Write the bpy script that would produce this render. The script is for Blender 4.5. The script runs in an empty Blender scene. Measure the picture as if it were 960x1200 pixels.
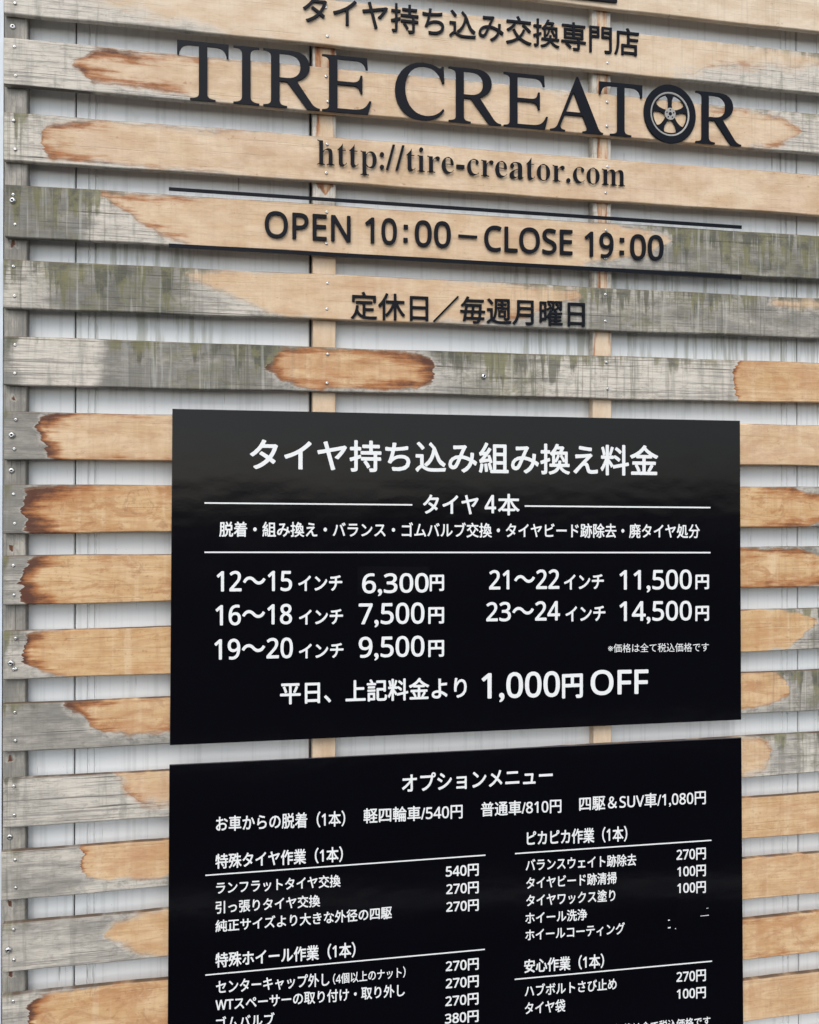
import bpy, bmesh, math, random
from mathutils import Vector, Matrix

random.seed(7)
SC = bpy.context.scene
COL = SC.collection

# ---------------------------------------------------------------- camera
FPX, YAW, PITCH = 1040.0, math.radians(11.25), math.radians(0.35)
DIST, EYE, HORIZON = 1.746, 1.50, 580.0
CXP = 480.0
CYP = HORIZON - FPX * math.tan(PITCH)          # optical centre row of the 960x1200 photo
cam_d = bpy.data.cameras.new("camera")
cam = bpy.data.objects.new("camera", cam_d)
COL.objects.link(cam)
cam.location = (0, -DIST, EYE)
cam.rotation_euler = (math.radians(90) + PITCH, 0, -YAW)
cam_d.sensor_fit = 'HORIZONTAL'
cam_d.sensor_width = 36.0
cam_d.lens = 36.0 * FPX / 960.0
cam_d.shift_y = -(600.0 - CYP) / 960.0
cam_d.clip_start, cam_d.clip_end = 0.05, 2000
SC.camera = cam
_R = Matrix.Rotation(-YAW, 3, 'Z') @ Matrix.Rotation(math.radians(90) + PITCH, 3, 'X')


def at(px, py, Y=0.0):
    """the point of the wall plane y=Y that shows at pixel (px, py) of the photograph"""
    d = _R @ Vector((px - CXP, -(py - CYP), -FPX))
    t = (Y + DIST) / d.y
    return Vector((d.x * t, Y, EYE + d.z * t))


# ---------------------------------------------------------------- sky, sun, exposure (overcast day)
SUN_EL, SUN_AZ = math.radians(45), math.radians(200)      # azimuth measured from +Y, clockwise
w = bpy.data.worlds.new("World")
SC.world = w
w.use_nodes = True
nt = w.node_tree
bg = nt.nodes['Background']
sky = nt.nodes.new('ShaderNodeTexSky')
sky.sky_type = 'NISHITA'
sky.sun_disc = False
sky.sun_elevation = SUN_EL
sky.sun_rotation = SUN_AZ
sky.air_density, sky.dust_density, sky.ozone_density = 1.0, 1.0, 2.0
hs = nt.nodes.new('ShaderNodeHueSaturation')
hs.inputs['Saturation'].default_value = 0.45
nt.links.new(sky.outputs[0], hs.inputs['Color'])
nt.links.new(hs.outputs[0], bg.inputs[0])
bg.inputs[1].default_value = 0.14
sun_d = bpy.data.lights.new("sun", 'SUN')
sun_d.energy = 1.0
sun_d.angle = math.radians(40)
sun_d.color = (1.0, 0.955, 0.89)
sun = bpy.data.objects.new("sun", sun_d)
COL.objects.link(sun)
sun.location = (-3, -6, 9)
sv = Vector((math.sin(SUN_AZ) * math.cos(SUN_EL), math.cos(SUN_AZ) * math.cos(SUN_EL), math.sin(SUN_EL)))
sun.rotation_euler = (-sv).to_track_quat('-Z', 'Y').to_euler()
SC.view_settings.view_transform = 'Standard'
SC.view_settings.look = 'None'
SC.view_settings.gamma = 1.0
SC.view_settings.exposure = 0.88


# ---------------------------------------------------------------- small helpers
class N:
    """tiny node-tree writer"""
    def __init__(s, tree): s.t = tree
    def n(s, kind, **kw):
        o = s.t.nodes.new(kind)
        for k, v in kw.items(): setattr(o, k, v)
        return o
    def put(s, sock, v):
        if isinstance(v, bpy.types.NodeSocket): s.t.links.new(v, sock)
        elif isinstance(v, (tuple, list)) and len(v) == 3 and sock.type == 'RGBA': sock.default_value = (*v, 1)
        else: sock.default_value = v
    def m(s, op, a, b=None, c=None, clamp=False):
        o = s.n('ShaderNodeMath', operation=op); o.use_clamp = clamp
        for i, v in enumerate((a, b, c)):
            if v is not None: s.put(o.inputs[i], v)
        return o.outputs[0]
    def vm(s, a, b, op='MULTIPLY'):
        o = s.n('ShaderNodeVectorMath', operation=op)
        s.put(o.inputs[0], a); s.put(o.inputs[1], b)
        return o.outputs[0]
    def noise(s, v, scale, detail=3, rough=0.5, dist=0.0):
        o = s.n('ShaderNodeTexNoise')
        s.put(o.inputs['Vector'], s.vm(v, scale)); o.inputs['Scale'].default_value = 1
        o.inputs['Detail'].default_value = detail; o.inputs['Roughness'].default_value = rough
        o.inputs['Distortion'].default_value = dist
        return o.outputs[0]
    def step(s, v, a, b):
        o = s.n('ShaderNodeMapRange', interpolation_type='SMOOTHSTEP')
        s.put(o.inputs[0], v); s.put(o.inputs[1], a); s.put(o.inputs[2], b)
        return o.outputs[0]
    def mix(s, f, a, b, blend='MIX'):
        o = s.n('ShaderNodeMix', data_type='RGBA', blend_type=blend)
        s.put(o.inputs[0], f); s.put(o.inputs[6], a); s.put(o.inputs[7], b)
        return o.outputs[2]
    def xyz(s, v):
        o = s.n('ShaderNodeSeparateXYZ'); s.put(o.inputs[0], v); return o.outputs
    def comb(s, x, y, z):
        o = s.n('ShaderNodeCombineXYZ')
        for i, v in enumerate((x, y, z)): s.put(o.inputs[i], v)
        return o.outputs[0]


def material(name):
    m = bpy.data.materials.new(name); m.use_nodes = True
    t = m.node_tree
    return m, N(t), t.nodes['Principled BSDF']


def simple(name, col, rough=0.5, metal=0.0, spec=0.5, var=0.0, vscale=(30, 30, 30), bump=0.0, bscale=(200, 200, 200)):
    m, n, b = material(name)
    co = n.n('ShaderNodeTexCoord').outputs['Object']
    c = n.mix(n.noise(co, vscale, 4), tuple(x * (1 - var) for x in col), tuple(min(1, x * (1 + var)) for x in col))
    n.put(b.inputs['Base Color'], c)
    b.inputs['Roughness'].default_value = rough
    b.inputs['Metallic'].default_value = metal
    b.inputs['Specular IOR Level'].default_value = spec
    if bump:
        bp = n.n('ShaderNodeBump'); bp.inputs['Distance'].default_value = bump
        n.put(bp.inputs['Height'], n.noise(co, bscale, 3)); n.put(b.inputs['Normal'], bp.outputs[0])
    return m


def link(name, me, parent=None, mat=None, loc=None):
    o = bpy.data.objects.new(name, me); COL.objects.link(o)
    if mat is not None and me is not None and not me.materials: me.materials.append(mat)
    if loc is not None: o.location = loc
    if parent is not None:
        o.parent = parent
    return o


def tag(o, label, cat, group=None):
    o['label'] = label; o['category'] = cat
    if group: o['group'] = group
    return o


def thing(name, loc, label, cat, group=None):
    o = bpy.data.objects.new(name, None); COL.objects.link(o); o.location = loc
    o.empty_display_size = 0.1
    return tag(o, label, cat, group)


def from_bm(name, bm):
    me = bpy.data.meshes.new(name); bm.to_mesh(me); bm.free(); return me


# ---------------------------------------------------------------- wood: shared node groups
def group(name, ins, outs):
    g = bpy.data.node_groups.new(name, 'ShaderNodeTree')
    for nm, ty in ins: g.interface.new_socket(nm, in_out='INPUT', socket_type='NodeSocket' + ty)
    for nm, ty in outs: g.interface.new_socket(nm, in_out='OUTPUT', socket_type='NodeSocket' + ty)
    n = N(g); gi = n.n('NodeGroupInput'); go = n.n('NodeGroupOutput')
    return g, n, gi.outputs, go.inputs


# outline wobble of the bare-wood patches; P = (metres along, seed, metres across)
G1, n, I, O = group('stain_outline', [('P', 'Vector'), ('Height', 'Float'), ('Length', 'Float')],
                    [('u', 'Float'), ('v', 'Float')])
x, y, z = n.xyz(I[0])
wob = n.m('SUBTRACT', n.noise(I[0], (9, 1, 36), 4, 0.52), 0.5)
wob2 = n.m('SUBTRACT', n.noise(I[0], (22, 1, 26), 4, 0.6), 0.5)
tear = n.m('SUBTRACT', n.noise(I[0], (14, 1, 240), 3, 0.6), 0.5)
xx = n.m('ADD', n.m('MULTIPLY_ADD', wob, 0.050, x), n.m('MULTIPLY', tear, 0.016))
n.put(O[0], n.m('DIVIDE', xx, I[2]))
v = n.m('ADD', n.m('DIVIDE', z, I[1]), 0.5)
n.put(O[1], n.m('MULTIPLY_ADD', wob2, 0.30, v))

G2, n, I, O = group('weathered_wood', [('P', 'Vector'), ('d', 'Float'), ('burn', 'Float'), ('moss', 'Float'),
                    ('pale', 'Float'), ('bleach_haze', 'Float'), ('soft', 'Float'), ('fig', 'Float')],
                    [('Color', 'Color'), ('Height', 'Float'), ('Rough', 'Float')])
P, d, burn, moss, pale, bleach_haze, soft, fig = list(I)[:8]
vv = n.m('ADD', n.m('DIVIDE', n.xyz(P)[2], 0.09), 0.5)
grain = n.noise(P, (5, 1, 230), 6, 0.6)
fine = n.noise(P, (28, 1, 900), 3, 0.6)
blot = n.noise(P, (13, 1, 30), 5, 0.62)
big = n.noise(P, (3.2, 1, 14), 2)
ringn = n.noise(P, (2.2, 1, 24), 1.5, 0.45, 0.35)
rings = n.m('MULTIPLY_ADD', n.m('SINE', n.m('MULTIPLY', ringn, 75)), 0.5, 0.5)
bands = n.noise(P, (48, 1, 3), 3, 0.6)
pores = n.noise(P, (60, 1, 1400), 2, 0.5)
# bare tan wood
tan = n.mix(n.step(blot, 0.33, 0.72), (0.62, 0.425, 0.235), (0.52, 0.315, 0.145))
tan = n.mix(n.m('MULTIPLY', n.step(rings, 0.45, 1.0), 0.30), tan, (0.40, 0.205, 0.085))
tan = n.mix(n.m('MULTIPLY', n.step(bands, 0.5, 0.72), 0.42), tan, (0.68, 0.53, 0.35))
tan = n.mix(n.m('MULTIPLY', n.step(n.noise(P, (34, 1, 6), 4, 0.6, 0.2), 0.50, 0.64), 0.38), tan, (0.45, 0.235, 0.105))
tan = n.mix(n.m('MULTIPLY', n.step(grain, 0.52, 0.75), 0.30), tan, (0.36, 0.17, 0.07))
tan = n.mix(n.m('MULTIPLY', n.step(n.noise(P, (6, 1, 19), 4, 0.6, 0.3), 0.50, 0.66), 0.50), tan, (0.44, 0.20, 0.078))
feat = n.noise(P, (17, 1, 40), 6, 0.68, 0.7)
tan = n.mix(n.m('MULTIPLY', n.step(feat, 0.47, 0.63), fig), tan, (0.37, 0.165, 0.062))
tan = n.mix(n.m('MULTIPLY', n.step(n.noise(P, (26, 1, 22), 5, 0.7, 1.2), 0.585, 0.64), n.m('MULTIPLY', fig, 0.5)), tan, (0.22, 0.095, 0.04))
tan = n.mix(n.m('MULTIPLY', n.step(n.noise(P, (130, 1, 170), 2, 0.6), 0.60, 0.70), 0.40), tan, (0.36, 0.19, 0.085))
tan = n.mix(bleach_haze, tan, n.mix(n.step(blot, 0.33, 0.68), (0.68, 0.56, 0.425), (0.57, 0.435, 0.30)))  # paler wood tone; upper slats also carry glare haze painted in here
tan = n.mix(n.m('MULTIPLY', n.step(n.noise(P, (42, 1, 75), 3, 0.7), 0.66, 0.74), 0.5), tan, (0.27, 0.115, 0.045))
# grey weathered skin
pn = n.m('ADD', n.m('SUBTRACT', n.noise(P, (7, 1, 22), 5, 0.65), 0.5), pale)
grey = n.mix(n.step(pn, 0.25, 0.75), (0.215, 0.203, 0.178), (0.60, 0.545, 0.465))
grey = n.mix(n.m('MULTIPLY', n.step(grain, 0.50, 0.66), 0.60), grey, (0.15, 0.140, 0.128))
grey = n.mix(n.m('MULTIPLY', n.step(fine, 0.50, 0.66), 0.50), grey, (0.14, 0.13, 0.12))
grey = n.mix(n.m('MULTIPLY', n.m('MULTIPLY', n.step(bands, 0.54, 0.70), n.step(blot, 0.45, 0.6)), 0.22), grey, (0.58, 0.55, 0.50))
grey = n.mix(n.m('MULTIPLY', n.step(n.noise(P, (26, 1, 60), 4, 0.7), 0.60, 0.70), 0.45), grey, (0.17, 0.155, 0.135))
crack = n.m('MULTIPLY', n.step(n.noise(P, (3.0, 1, 330), 2, 0.5), 0.645, 0.70), 0.8)
grey = n.mix(crack, grey, (0.05, 0.042, 0.035))
mott = n.noise(P, (38, 1, 60), 6, 0.76, 0.4)
grey = n.mix(n.m('MULTIPLY', n.step(mott, 0.48, 0.66), n.m('MULTIPLY_ADD', pale, -0.35, 0.62)), grey, (0.165, 0.155, 0.130))
grey = n.mix(n.m('MULTIPLY', n.step(n.noise(P, (45, 1, 5), 4, 0.65), 0.52, 0.66), 0.40), grey, (0.19, 0.185, 0.155))
grey = n.mix(n.m('MULTIPLY', n.step(d, -0.28, -0.02), n.m('MULTIPLY', n.step(mott, 0.60, 0.42), 0.50)), grey, (0.54, 0.50, 0.43))
# where the skin has come off
msk = n.step(n.m('ADD', d, n.m('MULTIPLY', n.m('SUBTRACT', blot, 0.5), soft)), n.m('MULTIPLY', soft, -0.25), n.m('MULTIPLY_ADD', soft, 0.25, 0.03))
col = n.mix(msk, grey, tan)
# dark tannin rim and streaks running in from it
streak = n.m('ADD', n.m('SUBTRACT', n.noise(P, (11, 1, 120), 4, 0.6), 0.5), n.m('MULTIPLY', n.m('SUBTRACT', blot, 0.5), 0.6))
k = n.m('SUBTRACT', n.m('MULTIPLY_ADD', streak, 2.3, n.m('MULTIPLY', burn, 2.3)), n.m('MULTIPLY', n.m('MAXIMUM', d, 0.0), 2.5))
k = n.m('SUBTRACT', k, 0.22)
rim = n.m('MULTIPLY', n.m('MULTIPLY', n.step(k, 0.0, 0.75), msk), n.step(burn, 0.0, 0.2))
kk = n.m('ADD', k, n.m('MULTIPLY', n.m('SUBTRACT', mott, 0.5), 1.4))
col = n.mix(n.m('MULTIPLY', rim, 0.94), col, n.mix(n.step(kk, 0.35, 1.35), (0.36, 0.135, 0.045), (0.070, 0.022, 0.016)))
edge = n.m('MULTIPLY', n.step(n.m('ABSOLUTE', n.m('SUBTRACT', d, 0.012)), 0.035, 0.0), n.m('MULTIPLY_ADD', burn, 0.7, 0.08))
col = n.mix(n.m('MULTIPLY', edge, n.step(blot, 0.30, 0.45)), col, (0.13, 0.052, 0.028))
# algae: a mottled film low down, and runs hanging from the top edge
film = n.m('ADD', n.m('MULTIPLY_ADD', moss, 1.3, -0.75), n.m('MULTIPLY', n.m('SUBTRACT', mott, 0.5), 1.8))
film = n.m('ADD', film, n.m('MULTIPLY', n.m('SUBTRACT', n.noise(P, (10, 1, 22), 4, 0.6), 0.5), 1.9))
runl = n.m('MULTIPLY', n.step(n.noise(n.comb(n.xyz(P)[0], n.xyz(P)[1], 0.0), (42, 1, 1), 3, 0.6), 0.36, 0.66), n.m('MULTIPLY_ADD', moss, 1.3, 0.05))
runs = n.m('SUBTRACT', n.m('ADD', runl, n.m('MULTIPLY', n.m('SUBTRACT', mott, 0.5), 0.5)), n.m('SUBTRACT', 1.0, vv))
film = n.m('MULTIPLY', n.step(film, -0.25, 0.85), 0.66)
runm = n.m('MULTIPLY', n.step(runs, -0.05, 0.28), 0.78)
algm = n.m('MULTIPLY', n.m('MULTIPLY', n.m('MAXIMUM', film, runm), n.step(moss, 0.02, 0.30)), n.m('MULTIPLY_ADD', msk, -0.75, 1.0))
acol = n.mix(n.step(n.noise(P, (24, 1, 25), 5, 0.65), 0.44, 0.58), (0.160, 0.150, 0.066), (0.070, 0.070, 0.048))
col = n.mix(algm, col, acol)
thinrun = n.m('MULTIPLY', n.step(n.noise(P, (150, 1, 5), 4, 0.65), 0.50, 0.66), n.m('MULTIPLY_ADD', n.step(moss, 0.05, 0.6), 0.60, 0.04))
col = n.mix(thinrun, col, (0.125, 0.118, 0.090))
palerun = n.m('MULTIPLY', n.step(n.noise(P, (95, 1, 4), 4, 0.6), 0.54, 0.68), n.m('MULTIPLY', n.step(moss, 0.15, 0.6), 0.42))
col = n.mix(palerun, col, (0.46, 0.45, 0.40))
col = n.mix(n.m('MULTIPLY', n.step(pores, 0.56, 0.72), 0.22), col, (0.16, 0.10, 0.06))
n.put(O[0], col)
hgt = n.m('ADD', n.m('MULTIPLY', grain, n.m('MULTIPLY_ADD', msk, -0.55, 1.0)), n.m('MULTIPLY', fine, 0.35))
hgt = n.m('SUBTRACT', hgt, n.m('MULTIPLY', crack, 0.8))
hgt = n.m('SUBTRACT', hgt, n.m('MULTIPLY', n.m('SUBTRACT', 1.0, msk), 0.0))
n.put(O[1], hgt)
n.put(O[2], n.m('MULTIPLY_ADD', msk, -0.12, 0.82))


def set_curve(node, pts):
    c = node.mapping.curves[0]
    node.mapping.use_clip = True
    pts = sorted(pts)
    out = []
    for u, v in pts:
        u = min(max(u, 0.0), 1.0)
        if out and u <= out[-1][0] + 1e-4: u = out[-1][0] + 1.5e-4
        out.append((u, min(max(v, 0), 1)))
    if out[0][0] > 0: out.insert(0, (0.0, out[0][1]))
    if out[-1][0] < 1: out.append((1.0, out[-1][1]))
    c.points[0].location = out[0]; c.points[1].location = out[-1]
    for p in out[1:-1]: c.points.new(*p)
    for p in c.points: p.handle_type = 'VECTOR'
    node.mapping.update()


def wood(name, height, length, patch, moss, pale=0.5, bleach_haze=0.0, soft=0.12, seed=0.0, fig=0.3, dirty=0.9):
    """patch: (u, low, high, burn) points of the bare-wood area; moss: (u, amount)"""
    m, n, b = material(name)
    co = n.n('ShaderNodeTexCoord').outputs['Object']
    x, y, z = n.xyz(co)
    P = n.comb(x, n.m('MULTIPLY_ADD', y, 1.0, seed), z)
    g1 = n.n('ShaderNodeGroup'); g1.node_tree = G1
    n.put(g1.inputs[0], P); g1.inputs[1].default_value = height; g1.inputs[2].default_value = length
    u, v = g1.outputs[0], g1.outputs[1]
    def cv(pts, val):
        f = n.n('ShaderNodeFloatCurve'); n.put(f.inputs['Value'], val)
        set_curve(f, pts); return f.outputs[0]
    lo = n.m('MULTIPLY_ADD', cv([(p[0], (p[1] + .5) / 2) for p in patch], u), 2, -0.5)
    hi = n.m('MULTIPLY_ADD', cv([(p[0], (p[2] + .5) / 2) for p in patch], u), 2, -0.5)
    d = n.m('MINIMUM', n.m('SUBTRACT', v, lo), n.m('SUBTRACT', hi, v))
    bu = cv([(p[0], p[3]) for p in patch], u)
    mo = cv(moss, u)
    if isinstance(pale, list): pale = cv(pale, u)
    g2 = n.n('ShaderNodeGroup'); g2.node_tree = G2
    for i, q in enumerate((P, d, bu, mo, pale, bleach_haze, soft, fig)): n.put(g2.inputs[i], q)
    nz = n.xyz(n.n('ShaderNodeTexCoord').outputs['Normal'])[2]
    dirt = n.m('MULTIPLY', n.step(nz, 0.4, 0.8), n.step(n.noise(P, (20, 1, 60), 4), 0.25, 0.55))
    n.put(b.inputs['Base Color'], n.mix(n.m('MULTIPLY', dirt, dirty), g2.outputs[0], (0.105, 0.066, 0.042)))
    n.put(b.inputs['Roughness'], g2.outputs[2])
    b.inputs['Specular IOR Level'].default_value = 0.25
    bp = n.n('ShaderNodeBump'); bp.inputs['Distance'].default_value = 0.0012; bp.inputs['Strength'].default_value = 0.6
    n.put(bp.inputs['Height'], g2.outputs[1]); n.put(b.inputs['Normal'], bp.outputs[0])
    return m


def plank(name, length, height, thick, rng, seg=0.03, rough=0.0008, chips=0.35):
    """rounded sawn board along +x, front face at y=0, centred on z"""
    bm = bmesh.new()
    h, r = height / 2, 0.0022
    prof = [(0, -h + r), (0, h - r), (r * .4, h - r * .4), (r, h), (thick - r, h), (thick, h - r), (thick, -h + r), (thick - r, -h), (r, -h), (r * .4, -h + r * .4)]
    ns = max(4, int(length / seg))
    rings = []
    ph = [rng.uniform(0, 6) for _ in range(4)]
    for i in range(ns + 1):
        x = length * i / ns
        top = rough * (math.sin(x * 5 + ph[0]) + .7 * math.sin(x * 17 + ph[1])) + rng.uniform(-1, 1) * rough * chips
        bot = rough * (math.sin(x * 6 + ph[2]) + .7 * math.sin(x * 21 + ph[3])) + rng.uniform(-1, 1) * rough * chips
        bow = rough * math.sin(x * 2.1 + ph[1])
        rings.append([bm.verts.new((x, y + bow, z + (top if z > 0 else bot))) for y, z in prof])
    for a, b_ in zip(rings, rings[1:]):
        for j in range(len(prof)):
            k = (j + 1) % len(prof)
            bm.faces.new((a[j], a[k], b_[k], b_[j]))
    bm.faces.new(rings[0][::-1]); bm.faces.new(rings[-1])
    bmesh.ops.recalc_face_normals(bm, faces=bm.faces)
    return from_bm(name, bm)


# ---------------------------------------------------------------- other materials
steel = simple('stainless_screw', (0.62, 0.61, 0.58), 0.28, 1.0, var=0.2, vscale=(300, 300, 300))
dark_hole = simple('screw_recess', (0.03, 0.03, 0.03), 0.6)


def black_gloss(name, col, rough, wav, coat=0.0, spec=0.5):
    m, n, b = material(name)
    co = n.n('ShaderNodeTexCoord').outputs['Object']
    n.put(b.inputs['Base Color'], n.mix(n.noise(co, (4, 4, 6), 3), col, tuple(c * 1.6 for c in col)))
    n.put(b.inputs['Roughness'], n.m('MULTIPLY_ADD', n.step(n.noise(co, (9, 9, 22), 5, 0.65), 0.4, 0.8), 0.05, rough))
    b.inputs['Specular IOR Level'].default_value = spec
    bp = n.n('ShaderNodeBump'); bp.inputs['Distance'].default_value = wav
    n.put(bp.inputs['Height'], n.m('ADD', n.noise(co, (3.5, 3.5, 7), 3, 0.5), n.m('MULTIPLY', n.noise(co, (120, 120, 160), 2), 0.02)))
    n.put(b.inputs['Normal'], bp.outputs[0])
    return m


board_mat = black_gloss('black_glossy_sign_sheet', (0.0010, 0.0010, 0.0020), 0.09, 0.0011, spec=0.20)
board_edge = simple('sign_sheet_edge', (0.10, 0.10, 0.11), 0.5)
print_white = simple('white_vinyl_print', (0.72, 0.72, 0.705), 0.42, var=0.03, vscale=(60, 60, 60))
patch_mat = black_gloss('price_sticker_black', (0.0012, 0.0012, 0.0022), 0.12, 0.0008, spec=0.28)
acrylic = black_gloss('black_acrylic_letter', (0.0022, 0.0030, 0.0056), 0.45, 0.0003, spec=0.12)
rim_mat = simple('brushed_rim', (0.30, 0.285, 0.26), 0.5, 0.2, var=0.30, vscale=(200, 200, 200))

# painted metal siding
siding, n, b = material('grey_painted_siding')
co = n.n('ShaderNodeTexCoord').outputs['Object']
base = n.mix(n.noise(co, (1.5, 1, 2.5), 3), (0.70, 0.706, 0.694), (0.765, 0.768, 0.755))
dr = n.noise(co, (85, 1, 1.6), 4, 0.6)
base = n.mix(n.m('MULTIPLY', n.step(dr, 0.50, 0.66), 0.34), base, (0.47, 0.475, 0.465))
dr2 = n.noise(co, (150, 1, 6.0), 3, 0.6)
base = n.mix(n.m('MULTIPLY', n.step(dr2, 0.64, 0.70), n.m('MULTIPLY', n.step(n.noise(co, (9, 1, 14), 2), 0.5, 0.62), 0.65)), base, (0.16, 0.155, 0.15))
base = n.mix(n.m('MULTIPLY', n.step(n.noise(co, (14, 1, 12), 4), 0.62, 0.74), 0.35), base, (0.44, 0.44, 0.39))
base = n.mix(n.m('MULTIPLY', n.step(n.noise(co, (300, 1, 260), 1), 0.74, 0.78), 0.5), base, (0.2, 0.19, 0.18))
# green-grey runs where algae has washed off the slats in front
sx_, _, sz_ = n.xyz(co)
runx = n.m('MAXIMUM', n.m('MULTIPLY', n.step(sx_, -0.33, -0.22), n.step(sx_, 0.02, -0.08)), n.m('MULTIPLY', n.step(sx_, 0.45, 0.6), n.step(sx_, 1.4, 1.2)))
runz = n.m('MULTIPLY', n.step(sz_, 1.66, 1.74), n.step(sz_, 2.12, 2.04))
run = n.m('MULTIPLY', n.m('MULTIPLY', runx, runz), n.step(n.noise(co, (60, 1, 4), 4, 0.6), 0.47, 0.62))
base = n.mix(n.m('MULTIPLY', run, 0.65), base, (0.30, 0.305, 0.24))
n.put(b.inputs['Base Color'], base)
b.inputs['Roughness'].default_value = 0.48
bp = n.n('ShaderNodeBump'); bp.inputs['Distance'].default_value = 0.0015
n.put(bp.inputs['Height'], n.noise(co, (7, 1, 4), 2)); n.put(b.inputs['Normal'], bp.outputs[0])
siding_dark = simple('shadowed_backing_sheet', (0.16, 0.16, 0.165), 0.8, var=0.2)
white_trim = simple('white_corner_trim', (0.56, 0.60, 0.64), 0.5, var=0.02)

# ---------------------------------------------------------------- ground
asphalt = simple('asphalt', (0.040, 0.040, 0.042), 0.9, spec=0.2, var=0.35, vscale=(3, 3, 3), bump=0.004, bscale=(90, 90, 90))
paint = simple('added_line_paint', (0.42, 0.42, 0.40), 0.7, var=0.25, vscale=(14, 14, 14))
bm = bmesh.new()
bmesh.ops.create_grid(bm, x_segments=24, y_segments=24, size=450)
g = link('ground', from_bm('ground', bm), None, asphalt); g['kind'] = 'structure'
bm = bmesh.new()
bmesh.ops.create_grid(bm, x_segments=1, y_segments=1, size=0.5)
ln = link('added_ground_line', from_bm('added_ground_line', bm), None, paint, (0.0, -1.60, 0.004))  # unseen line, added for the pale band it reflects in the lower board
ln.scale = (7.0, 0.12, 1); ln.rotation_euler = (0, 0, math.radians(7)); ln['kind'] = 'structure'
bm = bmesh.new()
bmesh.ops.create_grid(bm, x_segments=1, y_segments=1, size=0.5)
ln = link('added_ground_line', from_bm('added_ground_line', bm), None, paint, (1.0, -3.5, 0.004))  # second unseen line, added for the thin band higher on that board
ln.scale = (9.0, 0.15, 1); ln.rotation_euler = (0, 0, math.radians(-2)); ln['kind'] = 'structure'

# ---------------------------------------------------------------- metal siding wall behind the fence
WALL_Y, WALL_H = 0.0405, 3.25
mw = thing('metal_wall', (0, WALL_Y, 0), 'pale grey painted metal siding wall with upright seams behind the wooden slats', 'wall')


def siding_panel(x0, x1, grooves, name='siding_panel'):
    """one upright sheet: flat face with folded edges and shallow v-grooves"""
    pr = [(x0, 0.016), (x0, 0.002), (x0 + 0.002, 0.0)]
    for gx in sorted(grooves):
        pr += [(gx - 0.0022, 0.0), (gx - 0.0008, 0.0028), (gx + 0.0008, 0.0028), (gx + 0.0022, 0.0)]
    pr += [(x1 - 0.002, 0.0), (x1, 0.002), (x1, 0.016)]
    bm = bmesh.new()
    lo_ = [bm.verts.new((px, py, 0.02)) for px, py in pr]
    hi_ = [bm.verts.new((px, py, WALL_H)) for px, py in pr]
    for i in range(len(pr) - 1): bm.faces.new((lo_[i], lo_[i + 1], hi_[i + 1], hi_[i]))
    bm.faces.new((lo_[-1], lo_[0], hi_[0], hi_[-1]))
    bm.faces.new(lo_[::-1]); bm.faces.new(hi_)
    bmesh.ops.recalc_face_normals(bm, faces=bm.faces)
    return link(name, from_bm(name, bm), mw, siding)


def wx(px, Y=WALL_Y): return at(px, 580, Y).x


seams = [wx(88), wx(364), wx(935)]
gw = 0.0026
siding_panel(wx(4.5) + 0.002, seams[0] - gw / 2, [])
siding_panel(seams[0] + gw / 2, seams[1] - gw, [wx(104), wx(112)])
siding_panel(seams[1] + gw, seams[2] - gw / 2, [wx(916), wx(922)])
siding_panel(seams[2] + gw / 2, seams[2] + 0.44, [seams[2] + 0.05, seams[2] + 0.065])
siding_panel(seams[2] + 0.444, seams[2] + 1.5, [seams[2] + 0.5, seams[2] + 0.515])
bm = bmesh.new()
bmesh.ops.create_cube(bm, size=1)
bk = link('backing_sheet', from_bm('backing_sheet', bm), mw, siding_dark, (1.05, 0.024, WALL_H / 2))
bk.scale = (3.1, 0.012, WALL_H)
bm = bmesh.new()
bmesh.ops.create_cube(bm, size=1)
tr = link('corner_trim', from_bm('corner_trim', bm), mw, white_trim, (at(3.4, 580, 0.019).x - 0.125, -0.010, WALL_H / 2 + 0.03))
tr.scale = (0.25, 0.03, WALL_H)

# ---------------------------------------------------------------- the slat fence
SLAT_T, BAT_T = 0.0135, 0.0245
XL = at(4, 580).x
XR = at(1300, 580).x
LEN = XR - XL
fence = thing('slat_fence', (XL, 0, 0), 'weathered horizontal timber slat screen carrying the lettering and both black boards', 'fence')
TOPS = {0: -42, 1: 43, 2: 130, 3: 215.5, 4: 303, 5: 394, 6: 482, 7: 568, 8: 652, 9: 740, 10: 825.5, 11: 913.5, 12: 998.5, 13: 1083, 14: 1167}
for k in range(15, 20): TOPS[k] = 1167 + (k - 14) * 85.5
for k in range(-1, -5, -1): TOPS[k] = -42 + k * 86.5
BOTS = {1: 99, 2: 187, 3: 276.5, 4: 360, 5: 450.5}

NONE = (1.3, -0.3)


def P4(*rows): return rows


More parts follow.
